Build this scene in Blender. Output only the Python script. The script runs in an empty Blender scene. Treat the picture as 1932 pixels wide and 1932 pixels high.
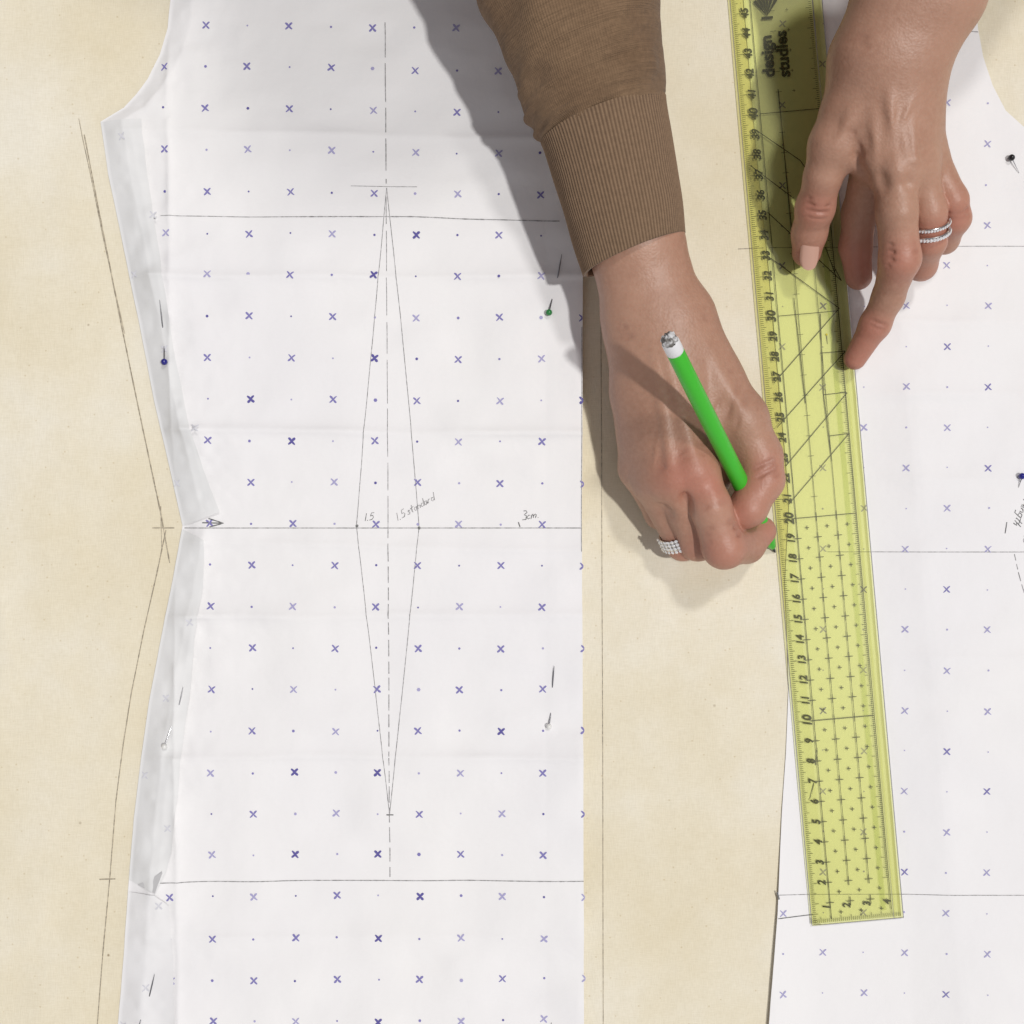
import bpy, math, random
import numpy as np
from mathutils import Vector
random.seed(7); rng=np.random.RandomState(5)
H=0.583; PX=3820.0
def W(px,py,z=0.0):
    s=(H-z)/H
    return np.array([(px-966)/PX*s,(966-py)/PX*s,z])
def Pt(px,py,zc): return W(px,py,zc/100.0)

sc=bpy.context.scene
sc.view_settings.view_transform='Standard'; sc.view_settings.look='None'; sc.view_settings.exposure=0
wd=bpy.data.worlds.new("World"); sc.world=wd; wd.use_nodes=True
wt=wd.node_tree; bg=wt.nodes['Background']; bg.inputs[1].default_value=1.0
tc=wt.nodes.new('ShaderNodeTexCoord'); sx=wt.nodes.new('ShaderNodeSeparateXYZ'); rp=wt.nodes.new('ShaderNodeValToRGB'); ma=wt.nodes.new('ShaderNodeMath'); ma.operation='MULTIPLY_ADD'; ma.inputs[1].default_value=.5; ma.inputs[2].default_value=.5
wt.links.new(tc.outputs['Generated'],sx.inputs[0]); wt.links.new(sx.outputs[1],ma.inputs[0]); wt.links.new(ma.outputs[0],rp.inputs[0]); wt.links.new(rp.outputs[0],bg.inputs[0])
rp.color_ramp.elements[0].position=.2; rp.color_ramp.elements[0].color=(.42,.41,.42,1); rp.color_ramp.elements[1].position=.8; rp.color_ramp.elements[1].color=(.10,.095,.11,1)

# ------------------------------------------------------------ materials
def mat(name,col=(.8,.8,.8),rough=.6,metal=0,**k):
    m=bpy.data.materials.new(name); m.use_nodes=True
    b=m.node_tree.nodes['Principled BSDF']
    b.inputs['Base Color'].default_value=(*col,1); b.inputs['Roughness'].default_value=rough
    b.inputs['Metallic'].default_value=metal
    for kk,v in k.items(): b.inputs[kk].default_value=v
    return m
class N:
    def __init__(s,m): s.m=m; s.t=m.node_tree; s.b=s.t.nodes['Principled BSDF']
    def n(s,typ,**k):
        x=s.t.nodes.new(typ)
        for a,v in k.items():
            if a.startswith('_'): setattr(x,a[1:],v)
            else: x.inputs[a.replace('__',' ')].default_value=v
        return x
    def l(s,a,b): s.t.links.new(a,b)
    def coord(s,scale=(1,1,1),out='Object'):
        c=s.n('ShaderNodeTexCoord'); mp=s.n('ShaderNodeMapping'); mp.inputs['Scale'].default_value=scale
        s.l(c.outputs[out],mp.inputs[0]); return mp.outputs[0]
    def noise(s,scale,detail=4,vec=None,rough=.5):
        x=s.n('ShaderNodeTexNoise'); x.inputs['Scale'].default_value=scale; x.inputs['Detail'].default_value=detail; x.inputs['Roughness'].default_value=rough
        if vec is not None: s.l(vec,x.inputs['Vector'])
        return x.outputs['Fac']
    def ramp(s,fac,stops):
        r=s.n('ShaderNodeValToRGB'); e=r.color_ramp.elements
        while len(e)<len(stops): e.new(.5)
        for i,(p,c) in enumerate(stops):
            e[i].position=p; e[i].color=(*c,1) if len(c)==3 else c
        s.l(fac,r.inputs[0]); return r.outputs[0]
    def mix(s,fac,a,b,mode='MIX'):
        x=s.n('ShaderNodeMix'); x.data_type='RGBA'; x.blend_type=mode
        for i,v in ((0,fac),(6,a),(7,b)):
            if hasattr(v,'is_output'): s.l(v,x.inputs[i])
            elif i==0: x.inputs[0].default_value=v
            else: x.inputs[i].default_value=(*v,1)
        return x.outputs[2]
    def bump(s,h,strength,dist,prev=None):
        x=s.n('ShaderNodeBump'); x.inputs['Strength'].default_value=strength; x.inputs['Distance'].default_value=dist
        s.l(h,x.inputs['Height'])
        if prev is not None: s.l(prev,x.inputs['Normal'])
        return x.outputs[0]

# fabric
m_fab=mat('calico_cloth',(.8,.7,.5),.9); q=N(m_fab)
c=q.coord()
big=q.noise(9,4,c,.6); col=q.ramp(big,[(.32,(.775,.695,.515)),(.5,(.82,.755,.60)),(.66,(.855,.81,.695))])
wv1=q.noise(1,2,q.coord((2600,260,300))); wv2=q.noise(1,2,q.coord((260,2600,300)))
sub=q.n('ShaderNodeMath',_operation='ADD'); q.l(wv1,sub.inputs[0]); q.l(wv2,sub.inputs[1])
hal=q.n('ShaderNodeMath',_operation='MULTIPLY'); q.l(sub.outputs[0],hal.inputs[0]); hal.inputs[1].default_value=.5
col2=q.mix(1.0,col,q.ramp(hal.outputs[0],[(.35,(.935,.925,.90)),(.62,(1.02,1.02,1.02))]),'MULTIPLY')
vo=q.n('ShaderNodeTexVoronoi'); vo.inputs['Scale'].default_value=48; q.l(c,vo.inputs['Vector'])
sp=q.ramp(vo.outputs['Distance'],[(.020,(.30,.22,.14)),(.045,(1,1,1))])
gate=q.ramp(q.noise(14,1,c),[(.54,(1,1,1)),(.60,(0,0,0))])
spk=q.mix(gate,sp,(1,1,1)); 
vo2=q.n('ShaderNodeTexVoronoi'); vo2.inputs['Scale'].default_value=170; q.l(c,vo2.inputs['Vector'])
sp2=q.ramp(vo2.outputs['Distance'],[(.05,(.72,.64,.5)),(.10,(1,1,1))])
col3=q.mix(.5,q.mix(.8,col2,spk,'MULTIPLY'),sp2,'MULTIPLY')
q.l(col3,q.b.inputs['Base Color']); q.b.inputs['Specular IOR Level'].default_value=.15
q.l(q.bump(hal.outputs[0],.4,.0004,q.bump(q.noise(38,4,c),.45,.0026)),q.b.inputs['Normal'])

def paper(name,a,b,sp=.25,bs=.4):
    m=mat(name,a,.65); q=N(m); c=q.coord()
    q.l(q.mix(q.ramp(q.noise(7,3,c),[(.35,(0,0,0)),(.65,(1,1,1))]),a,b),q.b.inputs['Base Color']); q.b.inputs['Specular IOR Level'].default_value=sp
    q.l(q.bump(q.noise(900,2,c),.15,.0001,q.bump(q.noise(26,4,c),bs,.0030)),q.b.inputs['Normal'])
    return m
m_pap=paper('pattern_paper_white',(.885,.875,.875),(.86,.85,.865),bs=.5)
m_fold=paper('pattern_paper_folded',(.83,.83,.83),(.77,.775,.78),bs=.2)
m_mark=mat('violet_ink',(.22,.20,.48),.7); m_markd=mat('dark_violet_ink',(.11,.095,.34),.7); m_markl=mat('pale_violet_ink',(.40,.38,.62),.7)
m_markf=mat('show_through_ink',(.68,.68,.73),.7)
def pencil(name,a,b):
    m=mat(name,a,.6); q=N(m); c=q.coord(); q.l(q.mix(q.ramp(q.noise(700,2,c),[(.35,(0,0,0)),(.7,(1,1,1))]),a,b),q.b.inputs['Base Color']); return m
m_pen=pencil('pencil_graphite',(.18,.175,.18),(.50,.49,.50))
m_penf=pencil('pencil_on_cloth',(.27,.23,.17),(.55,.48,.36))
m_pend=pencil('pencil_dark',(.07,.07,.07),(.25,.25,.25))

# ------------------------------------------------------------ mesh helpers
def mk(name,verts,faces,mats,midx=None,smooth=True,parent=None):
    me=bpy.data.meshes.new(name); me.from_pydata([tuple(map(float,v)) for v in verts],[],[tuple(map(int,f)) for f in faces])
    for m in mats: me.materials.append(m)
    if midx is not None: me.polygons.foreach_set('material_index',np.array(midx,dtype=np.int32))
    me.polygons.foreach_set('use_smooth',np.ones(len(me.polygons),dtype=bool) if smooth is True else np.zeros(len(me.polygons),dtype=bool))
    me.update()
    o=bpy.data.objects.new(name,me); sc.collection.objects.link(o)
    if parent: o.parent=parent
    return o
class MB:
    def __init__(s): s.v=[]; s.f=[]; s.m=[]
    def add(s,v,f,m):
        o=len(s.v); s.v.extend(list(v)); s.f.extend([tuple(i+o for i in ff) for ff in f]); s.m.extend([m]*len(f))
_tabs={}
def vn(x,y,scale,seed=0):
    if seed not in _tabs: _tabs[seed]=np.random.RandomState(seed+100).rand(64,64)
    t=_tabs[seed]; x=np.asarray(x,float)/scale+200; y=np.asarray(y,float)/scale+200
    xi=np.floor(x).astype(int); yi=np.floor(y).astype(int); fx=x-xi; fy=y-yi
    fx=fx*fx*fx*(fx*(fx*6-15)+10); fy=fy*fy*fy*(fy*(fy*6-15)+10)
    g=lambda a,b:t[a%64,b%64]
    return (g(xi,yi)*(1-fx)*(1-fy)+g(xi+1,yi)*fx*(1-fy)+g(xi,yi+1)*(1-fx)*fy+g(xi+1,yi+1)*fx*fy)
def rmask(x,y):
    d=np.abs(x-(1464+.0893*y)); return .35+.65*np.clip((d-85)/90,0,1)
def hf(x,y):
    x=np.asarray(x,float); y=np.asarray(y,float)
    h=.0008*vn(x,y,260,1)+.0004*vn(x,y,90,2)
    h=h+.0010*vn(x*.9+y*.25,y*.3-x*.2,55,3)*np.clip((270-x)/200,0,1)
    d=np.abs((x-4)-(y-1140)*.16); h=h+.0012*np.exp(-d/5.)*np.exp(-((y-1140)/70)**2)
    return h*rmask(x,y)
def W0(x,y,z): return np.stack([(x-966)/PX,(966-y)/PX,z],-1)

def lx(y,pts):
    ys=[p[1] for p in pts]; xs=[p[0] for p in pts]; return np.interp(y,ys,xs)
L_L=[(324,-120),(323,0),(318,55),(303,105),(280,150),(258,180),(235,205),(192,232),(206,330),(231,450),(262,600),(293,760),(330,920),(346,992),(330,1080),(306,1200),(283,1320),(268,1430),(255,1540),(244,1680),(236,1800),(224,1940),(216,2060)]
def xLL(y): return lx(y,L_L)
def xLR(y): return lx(y,[(1099,-120),(1098,600),(1097,1000),(1099,1400),(1101,1940),(1101,2060)])
def creases(x,y,lst):
    h=0
    for (yc,amp,tilt) in lst:
        d=y-yc-tilt*(x-700)+6*(vn(x,np.zeros_like(x)+yc,150,50)-.5); h=h+amp*np.exp(-np.abs(d)/11.)*(.5+.9*vn(x,y,160,51))+.5*amp*np.exp(-np.abs(d)/60.)
    return h
def hL(x,y):
    x=np.asarray(x,float); y=np.asarray(y,float)
    ed=np.clip((x-xLL(y))/45,0.12,1)
    h=.0026*vn(x,y,210,4)+.0013*vn(x,y,80,5)+.0009*vn(x*.45,y,40,17)
    h=h+1.9*creases(x,y,[(525,.0008,.0),(815,.0010,.01),(1160,.0010,-.01),(1425,.0007,0),(1030,.0006,.02),(260,.0006,.01),(1760,.0005,0)])
    e=np.exp(-(x-xLL(y))/90.)
    h=h+e*(.0026*vn(x,y,38,6)+.0010*vn(x,y,17,7))
    xc=320+.012*y
    h=h+.0015*np.exp(-np.abs(x-xc)/9.)*(.5+.8*vn(x,y,120,8))
    h=h+.0026*np.clip((x-1030)/60,0,1)*vn(x,y,90,9)
    return hf(x,y)+.0005+h*ed
R_L=[(1402,-120),(1402,0),(1428,300),(1447,480),(1462,650),(1478,830),(1488,950),(1480,1100),(1484,1190),(1487,1300),(1482,1420),(1474,1530),(1465,1720),(1456,1830),(1447,1940),(1440,2060)]
R_R=[(1836,-120),(1834,0),(1840,60),(1850,110),(1868,165),(1893,212),(1932,246),(2080,300),(2080,2060)]
def xRL(y): return lx(y,R_L)
def xRR(y): return lx(y,R_R)
def hR(x,y):
    x=np.asarray(x,float); y=np.asarray(y,float)
    far=np.clip((np.abs(x-(1464+.0893*y))-90)/100,0,1)
    h=.0011*vn(x,y,190,14)+.0004*vn(x,y,70,15)+far*(.0018*vn(x,y,170,16)+.0009*vn(x*.45,y,40,18))
    h=h+creases(x,y,[(745,.0011,0),(905,.0011,0),(610,.0010,0),(1240,.0008,0)])
    return hf(x,y)+.0004+h*np.clip(rmask(x,y)-.1,0,1)
def sheet(mb,xl,xr,y0,y1,ny,nx,hfun,m,extra=()):
    ys=np.unique(np.concatenate([np.linspace(y0,y1,ny),[e for e in extra if y0<e<y1]]))
    t=np.linspace(0,1,nx)
    X=np.array([xl(y)+(xr(y)-xl(y))*t for y in ys]); Y=np.repeat(ys[:,None],nx,1)
    V=W0(X,Y,hfun(X,Y)).reshape(-1,3)
    F=[]
    for j in range(len(ys)-1):
        for i in range(nx-1):
            a=j*nx+i; F.append((a,a+nx,a+nx+1,a+1))
    mb.add(V,F,m)
def ribbon(mb,pts,w,hfun,m,off=.0002,taper=False,step=6,jit=0.0,ws=None):
    pts=[np.array(p,float) for p in pts]; out=[]
    for a,b in zip(pts[:-1],pts[1:]):
        n=max(1,int(np.linalg.norm(b-a)/step))
        for k in range(n): out.append(a+(b-a)*k/n)
    out.append(pts[-1]); P=np.array(out)
    if len(P)<2: return
    T=np.gradient(P,axis=0); T/=np.linalg.norm(T,axis=1)[:,None]+1e-9
    Nn=np.stack([-T[:,1],T[:,0]],1)
    ww=np.full(len(P),w/2.)
    if ws is not None: ww=ww*np.array(ws)
    if jit: ww=ww*(1+jit*(rng.rand(len(P))-.5))
    A=P+Nn*ww[:,None]; B=P-Nn*ww[:,None]
    h=np.maximum(hfun(P[:,0],P[:,1]),0)+off
    V=[]
    for a,b,z in zip(A,B,h): V.append(W0(a[0],a[1],z)); V.append(W0(b[0],b[1],z))
    mb.add(V,[(2*i,2*i+1,2*i+3,2*i+2) for i in range(len(P)-1)],m)
def dashed(mb,a,b,dash,gap,w,hfun,m,ph=0):
    a=np.array(a,float); b=np.array(b,float); L=np.linalg.norm(b-a); d=(b-a)/L; s=ph
    while s<L:
        e=min(L,s+dash*(.7+.6*rng.rand())); ribbon(mb,[a+d*s,a+d*e],w,hfun,m,jit=.4); s=e+gap*(.7+.5*rng.rand())
def xmark(mb,x,y,hfun,m,w=4.0,s=1.0,half=0,off=.0002):
    r=rng.uniform(-.12,.12)
    for sg in (-1,1):
        if half and sg==half: continue
        pts=[]
        for t in np.linspace(-1,1,7):
            u=sg*(0.8+5.4*abs(t)**1.6)*s; v=t*6.0*s
            pts.append((x+u*math.cos(r)-v*math.sin(r),y+u*math.sin(r)+v*math.cos(r)))
        k=rng.uniform(.6,1.1); k2=rng.uniform(.6,1.1)
        ribbon(mb,pts,w,hfun,m,off=off+(.00002 if sg>0 else 0),step=50,ws=[.7*k,1.15*k,.95,.6,.95,1.15*k2,.7*k2])
def dot(mb,x,y,r,hfun,m,off=.0002):
    z=float(hfun(x,y))+off
    V=[W0(x+r*math.cos(a),y+r*math.sin(a),z) for a in np.linspace(0,2*math.pi,7)[:-1]]
    mb.add([np.array(v) for v in V],[tuple(range(5,-1,-1))],m)
G={'1':[[(.35,1),(.2,0)]],'.':[[(.1,.0),(.16,.08)]],'5':[[(.75,1),(.35,.98),(.25,.6),(.55,.6),(.66,.35),(.5,.05),(.15,.05)]],
's':[[(.5,.45),(.3,.5),(.2,.38),(.45,.2),(.35,.02),(.1,.05)]],'t':[[(.4,.95),(.25,.1),(.4,.02)],[(.05,.6),(.6,.64)]],
'a':[[(.5,.45),(.25,.48),(.1,.2),(.25,.02),(.45,.2),(.5,.45),(.52,.05)]],'n':[[(.1,.45),(.1,.02)],[(.1,.3),(.3,.48),(.42,.4),(.45,.02)]],
'd':[[(.45,.42),(.2,.45),(.1,.2),(.25,.02),(.45,.15)],[(.62,1.05),(.47,.02)]],'r':[[(.1,.45),(.12,.02)],[(.12,.3),(.3,.5),(.42,.44)]],
'3':[[(.2,.95),(.5,1),(.6,.8),(.35,.55),(.6,.4),(.5,.05),(.1,.02)]],'c':[[(.5,.42),(.3,.5),(.1,.25),(.25,.02),(.5,.08)]],
'm':[[(.1,.45),(.1,.02)],[(.1,.3),(.25,.48),(.33,.4),(.33,.02)],[(.33,.3),(.5,.48),(.6,.4),(.62,.02)]],' ':[],
'8':[[(.5,.9),(.3,1),(.2,.8),(.55,.35),(.45,.03),(.2,.05),(.15,.3),(.55,.75),(.5,.9)]],'l':[[(.2,1),(.12,.0)]],'e':[[(.1,.25),(.45,.3),(.35,.5),(.15,.35),(.2,.05),(.5,.05)]],
'g':[[(.5,.45),(.2,.45),(.15,.1),(.45,.1),(.5,.45),(.4,-.4),(.1,-.35)]],'h':[[(.3,1),(.12,.02)],[(.15,.3),(.35,.48),(.45,.02)]],
'w':[[(.1,.5),(.2,.02),(.35,.4),(.5,.02),(.65,.5)]],'b':[[(.2,1),(.12,.05),(.4,.05),(.45,.35),(.15,.4)]],'o':[[(.3,.48),(.1,.25),(.28,.02),(.48,.25),(.3,.48)]]}
def hand(mb,txt,x,y,size,ang,hfun,m,w=1.3,wob=.05):
    ca,sa=math.cos(ang),math.sin(ang); cx=0
    for ch in txt:
        for st in G[ch]:
            pts=[]
            for (u,v) in st:
                uu=(cx+u+.22*v+rng.uniform(-wob,wob))*size; vv=(v+rng.uniform(-wob,wob))*size
                pts.append((x+uu*ca-vv*sa, y-(uu*sa+vv*ca)))
            ribbon(mb,pts,w,hfun,m,step=3,jit=.5)
        cx+= {'.':.3,'m':.72,' ':.42,'w':.75,'1':.42}.get(ch,.52)

# ------------------------------------------------------------ table + cloth
o=mk('table',[(-1.2,-1.0,-.03),(1.2,-1.0,-.03),(1.2,.9,-.03),(-1.2,.9,-.03),(-1.2,-1.0,-.003),(1.2,-1.0,-.003),(1.2,.9,-.003),(-1.2,.9,-.003)],
 [(0,3,2,1),(4,5,6,7),(0,1,5,4),(1,2,6,5),(2,3,7,6),(3,0,4,7)],[mat('table_top',(.55,.53,.5),.5)],smooth=False)
o['kind']='structure'
mb=MB()
sheet(mb,lambda y:-700,lambda y:2700,-900,2700,400,380,hf,0)
K=1
ribbon(mb,[(160,255),(190,410),(235,640),(270,810),(304,968),(321,1062)],2.3,hf,K,jit=.5)
ribbon(mb,[(150,225),(157,262),(172,330),(198,460),(236,630)],1.5,hf,K,jit=.5)
ribbon(mb,[(314,1000),(296,1085),(272,1190),(248,1310),(234,1400),(220,1510),(209,1650),(196,1790),(184,1945)],2.0,hf,K,jit=.5)
ribbon(mb,[(304,955),(306,1035)],1.5,hf,K,jit=.5)
ribbon(mb,[(288,996),(330,996)],2,hf,K); ribbon(mb,[(189,1658),(219,1657)],2,hf,K)
ribbon(mb,[(1133,540),(1135,900),(1137,1400),(1138,1950)],1.3,hf,K,jit=.5)
ribbon(mb,[(1392,470),(1440,468)],1.5,hf,K)
ribbon(mb,[(1850,95),(1866,165),(1895,215)],1,hf,K)
cloth=mk('calico_fabric',mb.v,mb.f,[m_fab,m_penf],mb.m)
cloth['label']="cream calico cloth spread flat with pencil seam lines"; cloth['category']='fabric'

# ------------------------------------------------------------ left paper
mb=MB()
sheet(mb,xLL,xLR,-120,2060,440,230,hL,0,[p[1] for p in L_L])
def fol1(y): return lx(y,[(275,225),(284,330),(300,430),(322,560),(335,660),(362,790),(392,890),(420,965)])
for j in range(-2,27):
    y=57+77.6*j
    if y>2040: break
    for i in range(-3,10):
        x=392+.0081*(y-57)+i*(78.3-.9*max(0,y)/1932)+rng.uniform(-1,1)
        yy=y+(-2.5+.9*i)*(1-max(0,y)/1500 if y<1500 else 0)*.9+rng.uniform(-1,1)
        if x<xLL(yy)+8 or x>1104: continue
        if yy>1680 and x<326: continue
        if 230<yy<980 and x<fol1(yy)+4: continue
        if 990<yy<1670 and x<lx(yy,[(392,1018),(375,1190),(365,1300),(350,1440),(330,1600)])+5: continue
        half=1 if x+7>xLR(yy) else 0
        if (i+j)%2==0:
            r=rng.rand(); m= 2 if (r<.06 or (i in(4,5) and r<.26)) else (1 if r<.72 else 3)
            xmark(mb,x,yy,hL,m,w=4.4 if m==2 else rng.uniform(2.9,3.8),half=half,s=1.02)
        elif not half:
            dot(mb,x,yy,rng.choice([1.8,2.3,2.8,3.6],p=[.4,.35,.17,.08]),hL,rng.choice([1,3,2]))
P=4
dashed(mb,(728,48),(730,350),60,14,1.6,hL,P)
dashed(mb,(730,355),(734,996),70,12,1.2,hL,P,20)
dashed(mb,(734,996),(737,1655),26,9,1.6,hL,P)
ribbon(mb,[(731,358),(708,610),(690,800),(675,991)],1.2,hL,P,jit=.4)
ribbon(mb,[(731,358),(757,600),(776,800),(792,994)],1.2,hL,P,jit=.4)
ribbon(mb,[(675,991),(704,1250),(737,1532)],1.2,hL,P,jit=.4)
ribbon(mb,[(792,994),(766,1250),(737,1532)],1.2,hL,P,jit=.4)
ribbon(mb,[(664,355),(788,356)],1.0,hL,P); ribbon(mb,[(731,1533),(744,1533)],2,hL,5)
ribbon(mb,[(308,411),(540,413)],1.1,hL,P,jit=.5); ribbon(mb,[(535,413),(690,413),(780,412),(900,416),(1055,421)],1.7,hL,P,jit=.6)
ribbon(mb,[(350,996),(1097,996)],1.5,hL,P,jit=.5)
ribbon(mb,[(305,1659),(700,1658),(1100,1657)],1.5,hL,P,jit=.5)
dot(mb,676,992,3,hL,5,.0003); dot(mb,792,996,3,hL,5,.0003)
ribbon(mb,[(386,986),(424,987)],2.2,hL,5); ribbon(mb,[(398,978),(426,987),(400,994)],2,hL,5,off=.0003)
hand(mb,'1.5',688,983,13,.15,hL,5,1.2)
hand(mb,'1.5 standard',750,984,14,.52,hL,P,1.4)
ribbon(mb,[(978,985),(981,994)],2,hL,5)
hand(mb,'3cm.',983,982,17,.16,hL,5,1.4)
ribbon(mb,[(1096.5,620),(1096,1040)],1.2,hL,P)
left=mk('pattern_paper',mb.v,mb.f,[m_pap,m_mark,m_markd,m_markl,m_pen,m_pend],mb.m)
left['label']="white dressmaking pattern paper with violet crosses and pencilled dart"; left['category']='pattern paper'

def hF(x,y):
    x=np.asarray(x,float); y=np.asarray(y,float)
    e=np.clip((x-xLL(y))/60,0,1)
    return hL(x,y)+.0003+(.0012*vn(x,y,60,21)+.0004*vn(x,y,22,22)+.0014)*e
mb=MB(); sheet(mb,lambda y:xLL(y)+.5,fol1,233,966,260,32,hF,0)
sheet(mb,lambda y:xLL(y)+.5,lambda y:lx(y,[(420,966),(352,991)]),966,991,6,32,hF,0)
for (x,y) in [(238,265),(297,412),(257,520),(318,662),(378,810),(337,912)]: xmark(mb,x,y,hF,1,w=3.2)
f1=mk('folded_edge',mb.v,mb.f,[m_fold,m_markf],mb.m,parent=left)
f1['label']='folded-over waist seam allowance, greyish and creased'
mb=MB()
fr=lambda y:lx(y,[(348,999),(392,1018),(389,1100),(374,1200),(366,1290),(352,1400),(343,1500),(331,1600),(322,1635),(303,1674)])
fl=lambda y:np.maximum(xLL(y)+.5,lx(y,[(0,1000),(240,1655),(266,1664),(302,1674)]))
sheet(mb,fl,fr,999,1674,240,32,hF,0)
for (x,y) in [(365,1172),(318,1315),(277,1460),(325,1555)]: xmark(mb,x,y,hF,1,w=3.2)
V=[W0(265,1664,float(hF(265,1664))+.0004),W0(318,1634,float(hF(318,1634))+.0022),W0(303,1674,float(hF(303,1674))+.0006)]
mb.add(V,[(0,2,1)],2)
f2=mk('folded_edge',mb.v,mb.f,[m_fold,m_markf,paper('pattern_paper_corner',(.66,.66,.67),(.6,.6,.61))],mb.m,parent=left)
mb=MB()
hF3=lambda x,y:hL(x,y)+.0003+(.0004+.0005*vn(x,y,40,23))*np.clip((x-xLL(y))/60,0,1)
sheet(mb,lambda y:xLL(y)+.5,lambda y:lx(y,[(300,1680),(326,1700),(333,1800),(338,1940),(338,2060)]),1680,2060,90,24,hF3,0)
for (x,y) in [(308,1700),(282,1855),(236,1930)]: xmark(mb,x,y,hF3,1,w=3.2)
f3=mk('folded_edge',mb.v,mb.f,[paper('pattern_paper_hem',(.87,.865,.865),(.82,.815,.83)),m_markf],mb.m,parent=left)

# ------------------------------------------------------------ right paper
mb=MB(); sheet(mb,xRL,xRR,-120,2060,400,140,hR,0,[p[1] for p in R_L+R_R])
for j in range(-9,20):
    for k in range(-4,5):
        x=1705+76.6*k+rng.uniform(-1,1); y=579+76.05*j+rng.uniform(-1,1)
        if x<xRL(y)+8 or x>xRR(y)-8 or y>2040: continue
        if (j+k)%2==0:
            xmark(mb,x,y,hR,3 if rng.rand()<.8 else 1,w=rng.uniform(2.3,2.9),s=.98)
        else: dot(mb,x,y,rng.choice([1.4,2.0]),hR,3)
ribbon(mb,[(1450,468),(1932,467),(2000,467)],1.0,hR,4,jit=.4)
ribbon(mb,[(1560,1041),(2000,1041)],1.2,hR,4,jit=.4)
ribbon(mb,[(1468,1686),(2000,1686)],1.1,hR,4,jit=.4)
ribbon(mb,[(1466,1730),(1533,1724)],1.6,hR,5)
ribbon(mb,[(1464,1680),(1468,1694)],3,hR,5)
ribbon(mb,[(1824,65),(1840,66)],1.5,hR,4)
hand(mb,'length',1926,940,17,1.15+math.pi,hR,5,1.3,.08)
hand(mb,'w',1938,976,14,.3+math.pi,hR,4,1.3); hand(mb,'81',1922,1024,15,.2,hR,4,1.4)
ribbon(mb,[(1892,985),(1889,1006)],1.6,hR,5)
dashed(mb,(1908,1045),(1918,1085),14,6,1.2,hR,4); dashed(mb,(1918,1085),(1935,1140),14,6,1.2,hR,4)
right=mk('pattern_paper',mb.v,mb.f,[m_pap,m_mark,m_markd,m_markl,m_pen,m_pend],mb.m)
right['label']="white pattern paper with armhole curve lying under the ruler"; right['category']='pattern paper'

# ------------------------------------------------------------ ruler
def plastic(name,col,edge=False):
    m=bpy.data.materials.new(name); m.use_nodes=True; t=m.node_tree; t.nodes.remove(t.nodes['Principled BSDF'])
    out=t.nodes['Material Output']; tr=t.nodes.new('ShaderNodeBsdfTransparent'); tr.inputs[0].default_value=(*col,1)
    gl=t.nodes.new('ShaderNodeBsdfGlossy'); gl.inputs['Roughness'].default_value=.42; gl.inputs[0].default_value=(.45,.45,.45,1)
    df=t.nodes.new('ShaderNodeBsdfDiffuse'); df.inputs[0].default_value=(.74,.74,.24,1)
    m1=t.nodes.new('ShaderNodeMixShader'); m1.inputs[0].default_value=.30 if edge else .03
    fr=t.nodes.new('ShaderNodeFresnel'); fr.inputs[0].default_value=1.45
    m2=t.nodes.new('ShaderNodeMixShader')
    t.links.new(tr.outputs[0],m1.inputs[1]); t.links.new(df.outputs[0],m1.inputs[2])
    t.links.new(fr.outputs[0],m2.inputs[0]); t.links.new(m1.outputs[0],m2.inputs[1]); t.links.new(gl.outputs[0],m2.inputs[2]); t.links.new(m2.outputs[0],out.inputs[0])
    return m
m_rul=plastic('yellow_acrylic',(.957,.966,.735)); m_rule=plastic('yellow_acrylic_edge',(.84,.84,.42),True)
m_rulb=plastic('yellow_acrylic_reflection_band',(.86,.89,.72))  # darker tint that paints in a reflected band along the ruler
m_ink=mat('ruler_black_ink',(.008,.008,.006),.7); m_ink.node_tree.nodes['Principled BSDF'].inputs['Specular IOR Level'].default_value=.1
zb=.0019; zt=.0041
O=W(1533,1748,zt)[:2]; U2=W(1378,0,zt)[:2]-O; U2/=np.linalg.norm(U2); V2=np.array([U2[1],-U2[0]])
RW=.0452; RL=.52
def R(u,v,z): p=O+U2*u+V2*v; return (p[0],p[1],z)
mb=MB()
cs=[(0,zb),(.0398,zb),(.0402,zb),(RW,zb),(RW,zt-.0006),(RW-.0006,zt),(.0412,zt),(.0405,zt-.0003),(.0398,zt),(.0075,zt),(.0002,zb+.0012)]
us=[0,.0006,.1,.2,.3,.4,RL-.001,RL]
vs=[]
for k,u in enumerate(us):
    for (v,z) in cs:
        zz=z if 0<k<len(us)-1 else min(z,zt-.0006)
        vs.append(R(u,v,zz))
n=len(cs); fs=[];ms=[]
for k in range(len(us)-1):
    for i in range(n):
        j=(i+1)%n; fs.append((k*n+i,k*n+j,(k+1)*n+j,(k+1)*n+i)); ms.append(1 if i in (3,4,10) else 0)
fs.append(tuple(range(n-1,-1,-1))); ms.append(1); fs.append(tuple((len(us)-1)*n+i for i in range(n))); ms.append(1)
mb.v+=vs; mb.f+=fs; mb.m+=ms
zi=zb-.00010; zc_=[0]
def rq(u0,v0,u1,v1,w,z=None,m=2):
    zc_[0]=(zc_[0]+1)%3
    if z is None: z=zi-.00001*zc_[0]
    a=np.array([u0,v0]);b=np.array([u1,v1]); d=b-a; L=np.linalg.norm(d); d/=L; nn=np.array([-d[1],d[0]])*w/2
    mb.add([R(*(a+nn),z),R(*(b+nn),z),R(*(b-nn),z),R(*(a-nn),z)],[(0,1,2,3)],m)
cm=.01
rq(.004,.0362,.335,.0362,.0026,zb-.0002,3)  # flat strip on the underside, standing in for the dark reflection
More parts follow.
